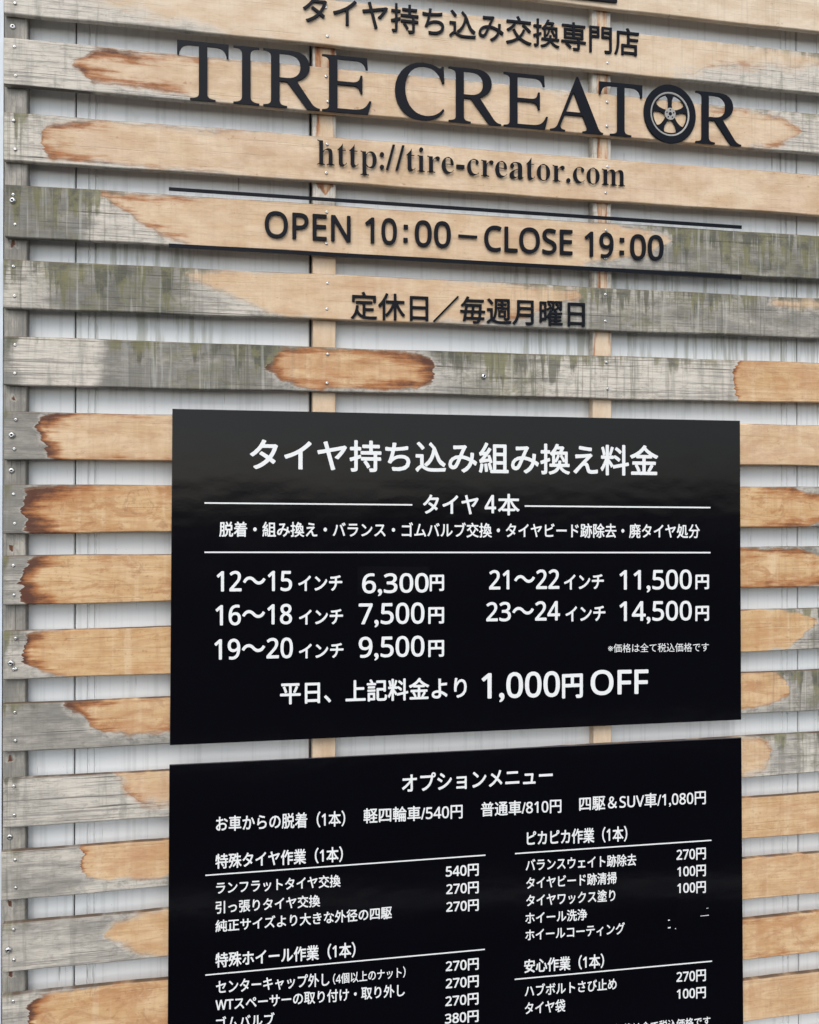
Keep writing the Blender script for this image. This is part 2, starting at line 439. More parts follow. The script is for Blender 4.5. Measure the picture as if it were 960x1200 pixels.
# (photo column, low edge, high edge, burn) of the bare wood; low/high run 0 (bottom) to 1 (top)
SPEC = {
 -1: dict(patch=P4((0, -.2, 1.2, 0), (1300, -.2, 1.2, 0)), moss=[(0, .1), (600, .12), (960, .2)], bleach_haze=.95, pale=.75, soft=.3),
 0: dict(patch=P4((0, .9, .5, 0), (120, .5, .8, 0), (240, .1, 1.0, 0), (330, -.1, 1.2, 0), (780, -.1, 1.2, 0), (800, .1, 1.2, .05), (850, .45, 1.1, .25), (930, .55, 1.0, .2), (1000, .9, .8, .1)),
         moss=[(0, .05), (350, .1), (860, .2), (960, .35)], bleach_haze=.82, pale=.82, soft=.90, fig=.3),
 1: dict(patch=P4((80, 1.3, -.3, .2), (86, .55, .6, .3), (100, .40, .75, .55), (104, .22, .95, .55), (180, .18, .97, .40), (240, .02, .97, .22), (360, -.1, .98, .12), (380, -.2, 1.0, .02), (800, -.2, 1.0, .02), (850, -.1, .95, .30), (915, .1, .85, .28), (935, .5, .55, .2), (950, 1.3, -.3, 0)),
         moss=[(0, .05), (960, .2)], bleach_haze=.62, pale=.82, soft=.36, fig=.70),
 2: dict(patch=P4((40, 1.3, -.3, .2), (47, .3, .7, .45), (60, .08, .82, .42), (115, .08, .97, .35), (150, .05, .95, .15), (235, .05, .95, .20), (330, .0, 1.0, .04), (600, -.2, 1.2, .02), (960, -.2, 1.2, .02), (1300, -.2, 1.2, 0)),
         moss=[(0, .75), (25, .35), (50, .05), (700, .0), (760, .12), (960, .1)], bleach_haze=.60, pale=.80, soft=.36, fig=.60),
 3: dict(patch=P4((110, 1.3, .3, .2), (118, .9, .98, .3), (150, .55, .98, .35), (200, .12, .99, .30), (240, -.05, 1.0, .12), (300, -.2, 1.1, .03), (640, -.2, 1.1, .03), (700, .1, 1.0, .08), (760, .35, .9, .12), (790, .8, .75, .1), (800, 1.3, -.3, 0)),
         moss=[(0, .75), (90, .72), (115, .35), (160, .15), (300, 0), (740, 0), (790, .65), (860, .85), (960, .75), (1100, .6)], bleach_haze=.50, pale=[(0, .3), (90, .3), (112, .75), (240, .8), (700, .55), (790, .4), (1300, .35)], soft=.22, fig=.35),
 4: dict(patch=P4((205, 1.3, -.3, .05), (215, .85, .97, .15), (240, .65, .97, .12), (290, .28, 1.0, .10), (320, .05, 1.0, .04), (420, -.1, 1.1, .02), (560, .05, 1.05, .05), (620, .30, .98, .25), (680, .75, .9, .22), (700, 1.3, -.3, 0), (885, 1.3, -.3, 0), (905, .75, .92, .2), (990, .7, .92, .1), (1020, 1.3, -.3, 0)),
         moss=[(0, .45), (50, .62), (100, .85), (190, .88), (225, .5), (260, .1), (560, .05), (640, .35), (700, .62), (820, .72), (880, .5), (960, .35)], bleach_haze=.45, pale=[(0, .6), (50, .6), (80, .28), (190, .28), (250, .6), (600, .5), (1300, .3)], soft=.40, fig=.25),
 5: dict(patch=P4((305, 1.3, -.3, .3), (314, .45, .62, .65), (330, .20, .97, .5), (360, .08, .98, .42), (440, .06, .95, .35), (490, .12, .92, .55), (508, .3, .8, .8), (518, 1.3, -.3, .7), (850, 1.3, -.3, .3), (862, .1, .75, .5), (872, -.1, 1.1, .30), (910, -.1, 1.2, .12), (1300, -.2, 1.2, .08)),
         moss=[(0, .35), (40, .15), (110, .1), (150, .38), (210, .68), (300, .72), (330, .2), (500, .1), (545, .6), (620, .88), (660, .5), (760, .40), (850, .15), (960, 0)], bleach_haze=.08, pale=[(0, .3), (22, .5), (32, .9), (100, .9), (125, .38), (300, .32), (520, .5), (560, .45), (640, .75), (850, .80), (1300, .7)], soft=.12, fig=.4),
 6: dict(patch=P4((34, 1.3, -.3, .6), (39, .65, .80, .85), (48, .50, .95, .6), (54, .05, .97, .75), (75, .0, 1.0, .45), (110, -.05, 1.0, .22), (200, -.05, 1.1, .20), (860, -.2, 1.1, .12), (1300, -.2, 1.1, .2)),
         moss=[(0, .25), (45, 0), (1300, 0)], bleach_haze=.32, pale=.36, soft=.06, fig=.45),
 7: dict(patch=P4((21, 1.3, -.3, .6), (26, .15, .85, .95), (34, .0, .95, .9), (48, -.05, 1.0, .72), (80, -.1, 1.0, .50), (110, -.1, 1.0, .30), (160, -.1, 1.1, .22), (860, -.1, 1.05, .28), (920, -.05, 1.0, .42), (960, .1, .85, .40), (1000, .4, .6, .3), (1010, 1.3, -.3, 0)),
         moss=[(0, .3), (30, 0), (1300, .2)], bleach_haze=.0, pale=.36, soft=.10, fig=.65),
 8: dict(patch=P4((20, 1.3, -.3, .7), (26, .15, .85, .95), (38, .0, 1.0, .85), (55, -.1, 1.05, .50), (80, -.1, 1.05, .22), (200, -.1, 1.1, .15), (860, -.1, 1.0, .35), (930, .0, .95, .42), (970, .1, .8, .4), (1010, .4, .6, .2), (1020, 1.3, -.3, 0)),
         moss=[(0, .3), (30, .05), (1300, .2)], bleach_haze=.0, pale=.40, soft=.08, fig=.60),
 9: dict(patch=P4((22, 1.3, -.3, .5), (27, .4, .9, .85), (36, .22, .97, .55), (60, .1, .98, .28), (80, .0, 1.0, .15), (110, -.05, 1.1, .12), (200, -.1, 1.1, .10), (860, -.1, 1.1, .12), (920, .0, 1.0, .12), (940, .35, .95, .15), (955, .6, .7, .2), (965, 1.3, -.3, 0)),
         moss=[(0, .5), (20, .25), (40, 0), (900, 0), (950, .4), (1000, .5)], bleach_haze=.0, pale=.50, soft=.10, fig=.18),
 10: dict(patch=P4((68, 1.3, .9, .7), (76, .92, 1.1, .85), (95, .72, 1.1, .65), (103, .50, 1.1, .5), (120, .32, 1.1, .38), (155, .22, 1.1, .32), (200, .28, 1.1, .35), (205, .2, 1.1, .2), (860, .1, 1.1, .15), (905, .2, 1.0, .25), (925, .4, .8, .3), (935, 1.3, -.3, 0)),
         moss=[(0, .45), (40, .15), (120, .1), (880, .1), (930, .55), (1000, .7)], bleach_haze=.08, pale=.42, soft=.16, fig=.55),
 11: dict(patch=P4((110, 1.3, .9, 0), (135, .88, 1.1, .25), (150, .55, 1.1, .30), (165, .3, 1.05, .40), (200, .25, 1.1, .15), (210, .1, 1.1, .1), (860, .0, 1.0, .10), (890, .1, .9, .15), (905, .4, .6, .2), (912, 1.3, -.3, 0)),
         moss=[(0, .45), (25, .12), (200, .05), (880, .1), (930, .42), (1000, .5)], bleach_haze=.30, pale=.56, soft=.50, fig=.40),
 12: dict(patch=P4((90, 1.3, .9, .4), (96, .6, 1.1, .60), (104, .35, 1.1, .30), (130, .24, 1.1, .12), (170, .20, 1.1, .14), (200, .25, 1.1, .1), (300, -.1, 1.1, .05), (860, -.1, 1.1, .05), (1300, -.1, 1.1, .1)),
         moss=[(0, .5), (25, .15), (200, .0), (1300, 0)], bleach_haze=.12, pale=.52, soft=.14),
 13: dict(patch=P4((115, 1.3, -.3, 0), (125, .55, .7, .15), (140, .35, .85, .15), (165, .1, .98, .1), (200, -.05, 1.05, .08), (860, -.1, 1.1, .15), (1300, -.1, 1.1, .15)),
         moss=[(0, .45), (25, .12), (200, .05), (1300, 0)], bleach_haze=.12, pale=.52, soft=.40, fig=.35),
 14: dict(patch=P4((27, 1.3, -.3, .5), (33, .1, .7, .95), (42, -.1, .9, .6), (60, -.1, .99, .30), (90, -.1, 1.02, .22), (200, -.1, 1.1, .12), (860, -.1, 1.1, .33), (1300, -.1, 1.1, .33)),
         moss=[(0, .3), (30, .05), (860, .1), (1300, .1)], bleach_haze=.05, pale=.50, soft=.12, fig=.60),
 15: dict(patch=P4((27, 1.3, -.3, .5), (40, -.1, .9, .5), (200, -.1, 1.1, .15), (860, -.1, 1.1, .15), (1300, -.1, 1.1, .15)),
         moss=[(0, .3), (60, .1), (1300, 0)], bleach_haze=.15, pale=.5, soft=.10),
}


def screw_mesh(name, r, hgt, recess):
    bm = bmesh.new()
    seg = 14
    prof = [(r * .97, 0.0), (r, -hgt * .25), (r * .82, -hgt * .75), (r * .5, -hgt), (r * recess, -hgt), (r * recess * .8, -hgt * .45)]
    rings = [[bm.verts.new((q * math.cos(a), y, q * math.sin(a))) for a in [2 * math.pi * i / seg for i in range(seg)]] for q, y in prof]
    for a, b_ in zip(rings, rings[1:]):
        for i in range(seg):
            f = bm.faces.new((a[i], a[(i + 1) % seg], b_[(i + 1) % seg], b_[i])); f.smooth = True
            if b_ is rings[-1]: f.material_index = 1
    f = bm.faces.new(rings[-1]); f.material_index = 1
    bmesh.ops.recalc_face_normals(bm, faces=bm.faces)
    me = from_bm(name, bm); me.materials.append(steel); me.materials.append(dark_hole)
    return me


screw_me = screw_mesh('screw', 0.0032, 0.0016, 0.30)
bolt_me = screw_mesh('bolt', 0.0062, 0.0045, 0.34)
washer_me = screw_mesh('washer_screw', 0.0054, 0.0022, 0.42)


def fix(me, name, px, py, parent, Y):
    o = link(name, me, parent)
    p = at(px, py, Y)
    o.location = p - Vector(parent['base'])
    o.rotation_euler = (random.uniform(-.12, .12), random.uniform(0, 3), random.uniform(-.12, .12))
    return o


SLATS = {}
for k in range(-4, 20):
    ty = TOPS[k]
    by = BOTS.get(k, ty + 57.0)
    zt, zb = at(5, ty).z, at(5, by).z
    h, zc = zt - zb, (zt + zb) / 2
    ymid = (ty + by) / 2
    if zc < 0.06: continue
    sp = SPEC.get(k, dict(patch=P4((30, 1.3, -.3, .3), (60, -.1, 1.1, .4), (200, -.2, 1.2, .1), (1300, -.2, 1.2, .1)), moss=[(0, .4), (60, 0), (1300, .1)], bleach_haze=.3, pale=.5, soft=.15))
    slope = (580 - ymid) / 5703.0

    def uu(px): return (at(px, ymid + slope * (px - 5)).x - XL) / LEN
    mat = wood('slat_wood', h, LEN, [(uu(r[0]), r[1], r[2], r[3]) for r in sp['patch']], [(uu(a), c) for a, c in sp['moss']],
               [(uu(a), c) for a, c in sp['pale']] if isinstance(sp['pale'], list) else sp['pale'], sp['bleach_haze'], sp['soft'], 3.7 * k + 20, sp.get('fig', 0.3))
    me = plank('slat', LEN + random.uniform(-.004, .0), h, SLAT_T, random)
    yj = random.uniform(-0.0008, 0.0008)
    o = link('slat', me, fence, mat)
    base = Vector((XL + random.uniform(-.0015, .0015), yj, zc))
    o.location = base - fence.location
    o.rotation_euler = (0, random.uniform(-.0006, .0006), 0)
    o['base'] = tuple(base)
    SLATS[k] = (o, ymid, slope, h, ty, by)

for k, (o, ymid, slope, h, ty, by) in SLATS.items():
    hp = by - ty
    for px in (17, 383, 711, 1180):
        if px in (383, 711) and 6 <= k <= 19: continue          # under the boards
        for fv in (.17, .78):
            s = (1 - px / 5703.0)
            yy = 580 + (ty + hp * fv - 580) * s
            fix(screw_me, 'screw', px + random.uniform(-1.5, 1.5), yy + random.uniform(-1.5, 1.5), o, o['base'][1] - 0.0004)
for k, px, py in ((3, 15, 235), (6, 14, 510), (9, 13, 777), (13, 10, 1113), (5, 567, 441)):
    fix(bolt_me, 'bolt', px, py, SLATS[k][0], SLATS[k][0]['base'][1] - 0.0004)
fix(screw_me, 'screw', 18.5, 784, SLATS[9][0], SLATS[9][0]['base'][1] - 0.0004)

# battens (upright rails the slats are screwed to): planks turned on end
ZB, ZT = 0.03, at(5, TOPS[-4]).z + 0.02


def batten(pxl, pxr, patch, moss, bleach_haze, pale, seed, soft=.15):
    x0, x1 = at(pxl, 580, SLAT_T).x, at(pxr, 580, SLAT_T).x
    wd, L = x1 - x0, ZT - ZB
    def uz(py): return (ZT - at(pxl, py, SLAT_T).z) / L
    mat = wood('batten_wood', wd, L, [(uz(r[0]), r[1], r[2], r[3]) for r in patch], [(uz(a), c) for a, c in moss], pale, bleach_haze, soft, seed, 0.3, 0.15)
    o = link('batten', plank('batten', L, wd, BAT_T, random, 0.05, 0.0004), fence, mat)
    base = Vector(((x0 + x1) / 2, SLAT_T + 0.0015, ZT))
    o.location = base - fence.location
    o.rotation_euler = (0, math.radians(90), 0)
    o['base'] = tuple(base)
    return o


KN = []
for ky, kv in ((285, .40), (346, .38), (466, .42), (640, .36), (890, .35), (1058, .35), (1143, .38)):
    KN += [(ky - 9, 1.3, -.3, 0), (ky - 7, kv - .02, kv + .04, .9), (ky, kv - .12, kv + .13, .8), (ky + 6, kv - .06, kv + .08, .9), (ky + 8, 1.3, -.3, 0)]
b1 = batten(3.2, 30.5, [(-300, 1.3, -.3, 0)] + KN + [(1500, 1.3, -.3, 0)], [(-300, .1), (1500, .3)], 0, .38, 91, .04)
b2 = batten(366.5, 394, P4((-300, .1, .9, .35), (45, .05, .95, .5), (110, .2, .8, .3), (150, .15, .9, .3), (215, .1, .9, .5), (262, 1.3, -.3, 0), (275, -.2, 1.2, .0), (900, -.2, 1.2, .1), (1500, -.2, 1.2, .1)),
           [(-300, .0), (1500, .0)], .70, .75, 97)
b3 = batten(695.5, 717.5, P4((-300, .25, .75, .35), (10, .25, .75, .32), (80, .22, .80, .38), (160, .25, .8, .38), (235, .25, .8, .38), (262, .28, .72, .38), (345, .22, .78, .38), (385, .15, .9, .3), (450, -.2, 1.1, .3), (700, -.2, 1.2, .2), (1500, -.2, 1.2, .2)),
           [(-300, .0), (1500, .0)], .85, .85, 103)
b4 = batten(1168, 1196, P4((-300, .1, .9, .3), (1500, -.2, 1.2, .1)), [(-300, 0), (1500, 0)], .2, .6, 109)


def fix_b(px, py, bt):
    """screw on a batten (the batten is turned on end, so place it in its turned frame)"""
    o = link('screw', washer_me, bt)
    p = at(px, py, SLAT_T + 0.001) - Vector(bt['base'])
    o.location = Vector((-p.z, p.y, p.x))
    return o


for px, py in ((15, 31), (13.5, 551.5), (11.5, 981)): fix_b(px, py, b1)

# ---------------------------------------------------------------- writing
_cache = {}


def glyph_curve(s, res=4, thin=0.0):
    c = bpy.data.curves.new('glyphs', 'FONT'); c.body = s; c.size = 1; c.resolution_u = res; c.fill_mode = 'FRONT'; c.offset = thin
    o = bpy.data.objects.new('glyphs', c)
    me = bpy.data.meshes.new_from_object(o)
    vs = [tuple(v.co[:2]) for v in me.vertices]
    fs = [tuple(p.vertices) for p in me.polygons]
    area = sum(p.area for p in me.polygons)
    bpy.data.objects.remove(o); bpy.data.curves.remove(c); bpy.data.meshes.remove(me)
    return vs, fs, area


def thin_glyph(s, res):
    """the bold serif alphabet with slimmer strokes, as slim as its outline still fills cleanly"""
    g0 = glyph_curve(s, res)
    if len(s) > 1: return g0[:2]
    rate = (g0[2] - glyph_curve(s, res, -0.004)[2]) / 0.004
    for t in (0.021, 0.020, 0.019, 0.018, 0.0165, 0.015, 0.013, 0.011, 0.009, 0.006):
        g = glyph_curve(s, res, -t)
        if abs(g[2] - (g0[2] - rate * t)) < 0.07 * g0[2]: return g[:2]
    return g0[:2]


def glyphs(s, res=4):
    if (s, res) not in _cache:
        slim = any(0x1D400 <= ord(q) <= 0x1D433 for q in s)
        _cache[(s, res)] = thin_glyph(s, res) if slim else glyph_curve(s, res)[:2]
    return _cache[(s, res)]


def advance(s):
    vs, _ = glyphs(s + 'l', 2)
    vl, _ = glyphs('l', 2)
    return max(v[0] for v in vs) - max(v[0] for v in vl)


def fnt(s, up, lo, dg):
    out = ''
    for c in s:
        if 'A' <= c <= 'Z': out += chr(up + ord(c) - 65)
        elif 'a' <= c <= 'z': out += chr(lo + ord(c) - 97)
        elif '0' <= c <= '9': out += chr(dg + ord(c) - 48)
        else: out += c
    return out


def sans(s): return fnt(s, 0x1D5A0, 0x1D5BA, 0x1D7E2)
def serif(s): return fnt(s, 0x1D400, 0x1D41A, 0x1D7CE)


def place(vs, box, quad, Y):
    """lay flat outlines into the quad (left x, top, bottom, right x, top, bottom) of the plane y=Y"""
    x0, y0, x1, y1 = box
    xl, tl, bl, xr, tr_, br = quad
    # plane vectors, from the corner points
    A, B = at(xl, bl, Y), at(xr, br, Y)
    C, D = at(xl, tl, Y), at(xr, tr_, Y)
    out = []
    for x, y in vs:
        u, v = (x - x0) / (x1 - x0), (y - y0) / (y1 - y0)
        p = (A * (1 - u) + B * u) * (1 - v) + (C * (1 - u) + D * u) * v
        out.append(p)
    return out


def bbox(vs):
    return (min(v[0] for v in vs), min(v[1] for v in vs), max(v[0] for v in vs), max(v[1] for v in vs))


def fatten(pts, faces, rad, copies):
    """thicker strokes: the same outline laid again, shifted a little to every side"""
    V, F = [], []
    offs = [(0, 0)] + [(math.cos(2 * math.pi * i / copies), math.sin(2 * math.pi * i / copies)) for i in range(copies)] if rad > 0 else [(0, 0)]
    for j, (dx, dz) in enumerate(offs):
        b0 = len(V)
        V += [Vector((p.x + dx * rad, p.y - j * 0.000012, p.z + dz * rad)) for p in pts]
        F += [tuple(b0 + i for i in f) for f in faces]
    return V, F


def flat_print(s, quad, parent, Y, bold=0.0003, mat=None, res=4, copies=6, name='printed_lettering'):
    vs, fs = glyphs(s, res)
    bx = bbox(vs)
    pts = place(vs, bx, quad, Y)
    # ink grows by the bold radius, so pull the text in by as much: negligible
    V, F = fatten(pts, fs, bold, copies)
    me = bpy.data.meshes.new(name)
    base = parent.location
    me.from_pydata([tuple(v - base) for v in V], [], F)
    me.update()
    # front faces look to -y
    if me.polygons and sum(p.normal.y * p.area for p in me.polygons) > 0: me.flip_normals()
    return link(name, me, parent, mat or print_white)


def solid(pts, faces, thick):
    """extrude flat faces (in an x-z plane) backwards (+y) by thick"""
    bm = bmesh.new()
    vs = [bm.verts.new(p) for p in pts]
    for f in faces:
        try: bm.faces.new([vs[i] for i in f])
        except ValueError: pass
    r = bmesh.ops.extrude_face_region(bm, geom=list(bm.faces))
    vv = [e for e in r['geom'] if isinstance(e, bmesh.types.BMVert)]
    bmesh.ops.translate(bm, verts=vv, vec=(0, thick, 0))
    bmesh.ops.recalc_face_normals(bm, faces=bm.faces)
    return bm


def raised(s, quad, parent, Yf, thick, bold, name='letter', res=5, copies=8, font=lambda q: q):
    """each character a piece of its own, cut from sheet"""
    fs_all = font(s)
    vs, _ = glyphs(fs_all, res)
    bx = bbox(vs)
    done = ''
    for ch in s:
        f = font(ch)
        if ch != ' ':
            a = advance(font(done)) if done else 0.0
            gv, gf = glyphs(f, res)
            gv = [(x + a, y) for x, y in gv]
            pts = place(gv, bx, quad, Yf)
            V, F = fatten(pts, gf, bold, copies)
            bm = solid([v - parent.location for v in V], F, thick)
            link(name, from_bm(name, bm), parent, acrylic)
        done += ch


# bezier outlines of the roman capitals, in a unit box
GL = {
 'T': ["M0,1 L1,1 L1,.76 L.962,.76 C.94,.88 .88,.928 .74,.93 L.585,.93 L.585,.13 C.585,.05 .62,.036 .745,.03 L.745,0 L.25,0 L.25,.03 C.38,.036 .42,.05 .42,.13 L.42,.93 L.26,.93 C.12,.928 .06,.88 .038,.76 L0,.76 Z"],
 'I': ["M0,1 L1,1 L1,.97 C.75,.965 .66,.94 .66,.86 L.66,.14 C.66,.06 .75,.036 1,.03 L1,0 L0,0 L0,.03 C.25,.036 .33,.06 .33,.14 L.33,.86 C.33,.94 .25,.965 0,.97 Z"],
 'R': ["M0,1 L.52,1 C.72,1 .82,.88 .82,.745 C.82,.60 .70,.515 .585,.485 L.84,.13 C.885,.065 .93,.035 1,.03 L1,0 L.775,0 L.415,.455 L.287,.455 L.287,.13 C.287,.05 .32,.036 .42,.03 L.42,0 L0,0 L0,.03 C.10,.036 .137,.05 .137,.13 L.137,.87 C.137,.95 .10,.965 0,.97 Z",
       "M.287,.935 L.43,.935 C.58,.935 .655,.85 .655,.73 C.655,.60 .57,.52 .42,.52 L.287,.52 Z"],
 'E': ["M0,1 L.91,1 L.925,.79 L.885,.79 C.86,.90 .80,.935 .66,.935 L.31,.935 L.31,.55 L.60,.55 C.72,.55 .755,.58 .775,.68 L.815,.68 L.815,.36 L.775,.36 C.755,.46 .72,.49 .60,.49 L.31,.49 L.31,.068 L.62,.068 C.82,.068 .89,.11 .955,.24 L1,.24 L.93,0 L0,0 L0,.03 C.10,.036 .14,.05 .14,.13 L.14,.87 C.14,.95 .10,.965 0,.97 Z"],
 'C': ["M.985,.98 L1,.68 L.955,.68 C.90,.86 .78,.955 .58,.955 C.34,.955 .205,.76 .205,.53 C.205,.26 .38,.065 .62,.065 C.78,.065 .89,.12 .975,.22 L1,.185 C.90,.05 .76,-.02 .55,-.02 C.22,-.02 0,.2 0,.49 C0,.80 .24,1.02 .57,1.02 C.70,1.02 .80,.99 .87,.955 C.91,.935 .93,.95 .945,.98 Z"],
 'A': ["M.495,1.04 L.525,1.04 L.90,.13 C.93,.06 .95,.036 1,.03 L1,0 L.61,0 L.61,.03 C.69,.036 .71,.06 .685,.13 L.61,.315 L.275,.315 L.205,.14 C.18,.06 .20,.036 .28,.03 L.28,0 L0,0 L0,.03 C.07,.036 .11,.06 .145,.13 Z",
       "M.30,.375 L.585,.375 L.443,.745 Z"],
}


def path_points(d, steps=7):
    toks = d.replace('Z', '').split()
    pts = []
    i = 0
    while i < len(toks):
        t = toks[i]
        if t[0] in 'ML':
            pts.append(tuple(float(q) for q in t[1:].split(','))); i += 1
        elif t[0] == 'C':
            p0 = pts[-1]
            c1 = tuple(float(q) for q in t[1:].split(','))
            c2 = tuple(float(q) for q in toks[i + 1].split(','))
            p1 = tuple(float(q) for q in toks[i + 2].split(','))
            for s in range(1, steps + 1):
                a = s / steps; b_ = 1 - a
                pts.append(tuple(b_**3 * p0[j] + 3 * b_ * b_ * a * c1[j] + 3 * b_ * a * a * c2[j] + a**3 * p1[j] for j in (0, 1)))
            i += 3
    return pts


def capital(ch, quad, parent, Yf, thick):
    cu = bpy.data.curves.new('outline', 'CURVE'); cu.dimensions = '2D'; cu.fill_mode = 'FRONT'
    for d in GL[ch]:
        pts = path_points(d)
        sp = cu.splines.new('POLY'); sp.points.add(len(pts) - 1)
        for q, p in zip(sp.points, pts): q.co = (p[0], p[1], 0, 1)
        sp.use_cyclic_u = True
    ob = bpy.data.objects.new('outline', cu)
    me = bpy.data.meshes.new_from_object(ob)
    vs = [tuple(v.co[:2]) for v in me.vertices]; fs = [tuple(p.vertices) for p in me.polygons]
    bpy.data.objects.remove(ob); bpy.data.curves.remove(cu); bpy.data.meshes.remove(me)
    pts = place(vs, (0, 0, 1, 1), quad, Yf)
    bm = solid([p - parent.location for p in pts], fs, thick)
    link('letter', from_bm('letter', bm), parent, acrylic)


LY = -0.0046        # front of the cut letters
LT = 0.003          # their thickness
hd = thing('raised_lettering', at(550, 40, 0), 'row of black cut-out Japanese characters on the slat above the big roman shop name', 'lettering')
raised('タイヤ持ち込み交換専門店', (355.3, -8.5, 25.5, 749, 34, 66), hd, LY, LT, 0.0004)

nm = thing('raised_lettering', at(540, 110, 0), 'very large black serif capitals reading TIRE CREATOR with a car wheel for the letter O', 'lettering')
BASE = lambda x: 117.0 + (x - 230) * 0.0850
TOP = lambda x: 46.2 + (x - 208) * 0.0985
for ch, a, c in (('T', 207.5, 268), ('I', 273.5, 304), ('R', 308.5, 375), ('E', 377.5, 435.5), ('C', 463, 521), ('R', 526, 587.5),
                 ('E', 590.5, 642.5), ('A', 645, 707), ('T', 702.5, 753), ('R', 815.5, 869)):
    capital(ch, (a, TOP(a), BASE(a), c, TOP(c), BASE(c)), nm, LY, LT)


def wheel(parent):
    """the O of the name: flat tyre ring, bright rim, five spokes and hub"""
    cpx, cpy, rx, ry = 785.6, 133.3, 30.3, 34.5
    c = at(cpx, cpy, LY)
    ax = (at(cpx + rx, cpy + rx * .083, LY) - c); az = (at(cpx, cpy - ry, LY) - c)
    sx, sz = ax.x, az.z
    def ring(name, prof, mat, par, holes=None, seg=56):
        bm = bmesh.new()
        rs = [[bm.verts.new((r * sx * math.cos(t), y, r * sz * math.sin(t))) for t in [2 * math.pi * i / seg for i in range(seg)]] for r, y in prof]
        rs.append(rs[0])
        for a, b_ in zip(rs, rs[1:]):
            for i in range(seg):
                bm.faces.new((a[i], a[(i + 1) % seg], b_[(i + 1) % seg], b_[i]))
        bmesh.ops.recalc_face_normals(bm, faces=bm.faces)
        return link(name, from_bm(name, bm), par, mat)
    hub_e = bpy.data.objects.new('wheel', None); COL.objects.link(hub_e); hub_e.parent = parent
    hub_e.location = c - parent.location; hub_e.empty_display_size = 0.03
    ring('tyre', [(1.0, .003), (1.0, .001), (.985, 0), (.765, 0), (.75, .001), (.75, .003)], acrylic, hub_e)
    ring('rim', [(.748, .0028), (.748, .0005), (.72, .0006), (.690, .0012), (.690, .0028)], rim_mat, hub_e)
    ring('rim', [(.688, .0028), (.688, .0010), (.638, .0010), (.638, .0028)], acrylic, hub_e)
    for i in range(5):
        t = math.radians(90 + 72 * i)
        bm = bmesh.new()
        outl = [(.16, .085), (.30, .066), (.45, .072), (.56, .11), (.645, .19), (.645, -.19), (.56, -.11), (.45, -.072), (.30, -.066), (.16, -.085)]
        q = [bm.verts.new((sx * (r * math.cos(t) - s * math.sin(t)), .0006, sz * (r * math.sin(t) + s * math.cos(t)))) for r, s in outl]
        bm.faces.new(q)
        r_ = bmesh.ops.extrude_face_region(bm, geom=list(bm.faces))
        bmesh.ops.translate(bm, verts=[e for e in r_['geom'] if isinstance(e, bmesh.types.BMVert)], vec=(0, .0022, 0))
        bmesh.ops.recalc_face_normals(bm, faces=bm.faces)
        link('spoke', from_bm('spoke', bm), hub_e, acrylic)
    # hub disc with centre hole and five lug holes drawn as dark plugs standing just proud
    bm = bmesh.new()
    for i in range(40):
        pass
    rim_v = [bm.verts.new((.205 * sx * math.cos(a), -.0004, .205 * sz * math.sin(a))) for a in [2 * math.pi * i / 40 for i in range(40)]]
    bm.faces.new(rim_v)
    r_ = bmesh.ops.extrude_face_region(bm, geom=list(bm.faces))
    bmesh.ops.translate(bm, verts=[e for e in r_['geom'] if isinstance(e, bmesh.types.BMVert)], vec=(0, .003, 0))
    bmesh.ops.recalc_face_normals(bm, faces=bm.faces)
    link('hub', from_bm('hub', bm), hub_e, rim_mat)
    bm = bmesh.new()
    for cx_, cz_, rr in [(0, 0, .062)] + [(.135 * math.cos(math.radians(90 + 72 * i)), .135 * math.sin(math.radians(90 + 72 * i)), .026) for i in range(5)]:
        q = [bm.verts.new((sx * (cx_ + rr * math.cos(a)), -.0009, sz * (cz_ + rr * math.sin(a)))) for a in [2 * math.pi * i / 12 for i in range(12)]]
        f = bm.faces.new(q)
        r_ = bmesh.ops.extrude_face_region(bm, geom=[f])
        bmesh.ops.translate(bm, verts=[e for e in r_['geom'] if isinstance(e, bmesh.types.BMVert)], vec=(0, .001, 0))
    bmesh.ops.recalc_face_normals(bm, faces=bm.faces)
    link('hub_hole_plug', from_bm('hub_hole_plug', bm), hub_e, acrylic)


wheel(nm)

ur = thing('raised_lettering', at(550, 200, 0), 'black serif web address http://tire-creator.com on the slat under the shop name', 'lettering')
raised('http://tire-creator.com', (371.5, 162.5, 201, 733.3, 190, 226.5), ur, LY, LT, 0.00022, font=serif)

op = thing('raised_lettering', at(545, 280, 0), 'black sans capitals giving opening hours OPEN 10:00 CLOSE 19:00 between two rule bars', 'lettering')
raised('OPEN', (310.8, 247, 277.4, 410.5, 253, 283.5), op, LY, LT, 0.0009, font=sans)
raised('10', (428.7, 254.4, 284.4, 464.7, 256.4, 286.4), op, LY, LT, 0.0010, font=sans)
raised('00', (486.9, 258, 288, 528, 260, 290), op, LY, LT, 0.0010, font=sans)
raised('CLOSE', (568.4, 264, 293.5, 670.8, 269.5, 298.5), op, LY, LT, 0.0009, font=sans)
raised('19', (686.3, 271, 300, 718.8, 273, 302), op, LY, LT, 0.0010, font=sans)
raised('00', (739.6, 274.4, 303.4, 777.5, 276, 304.6), op, LY, LT, 0.0010, font=sans)

hl = thing('raised_lettering', at(548, 365, 0), 'row of black cut-out Japanese characters naming the weekly closing day, lowest of the raised rows', 'lettering')
raised('定休日／毎週月曜日', (411.6, 341.5, 373.5, 685.5, 353, 383), hl, LY, LT, 0.0006)


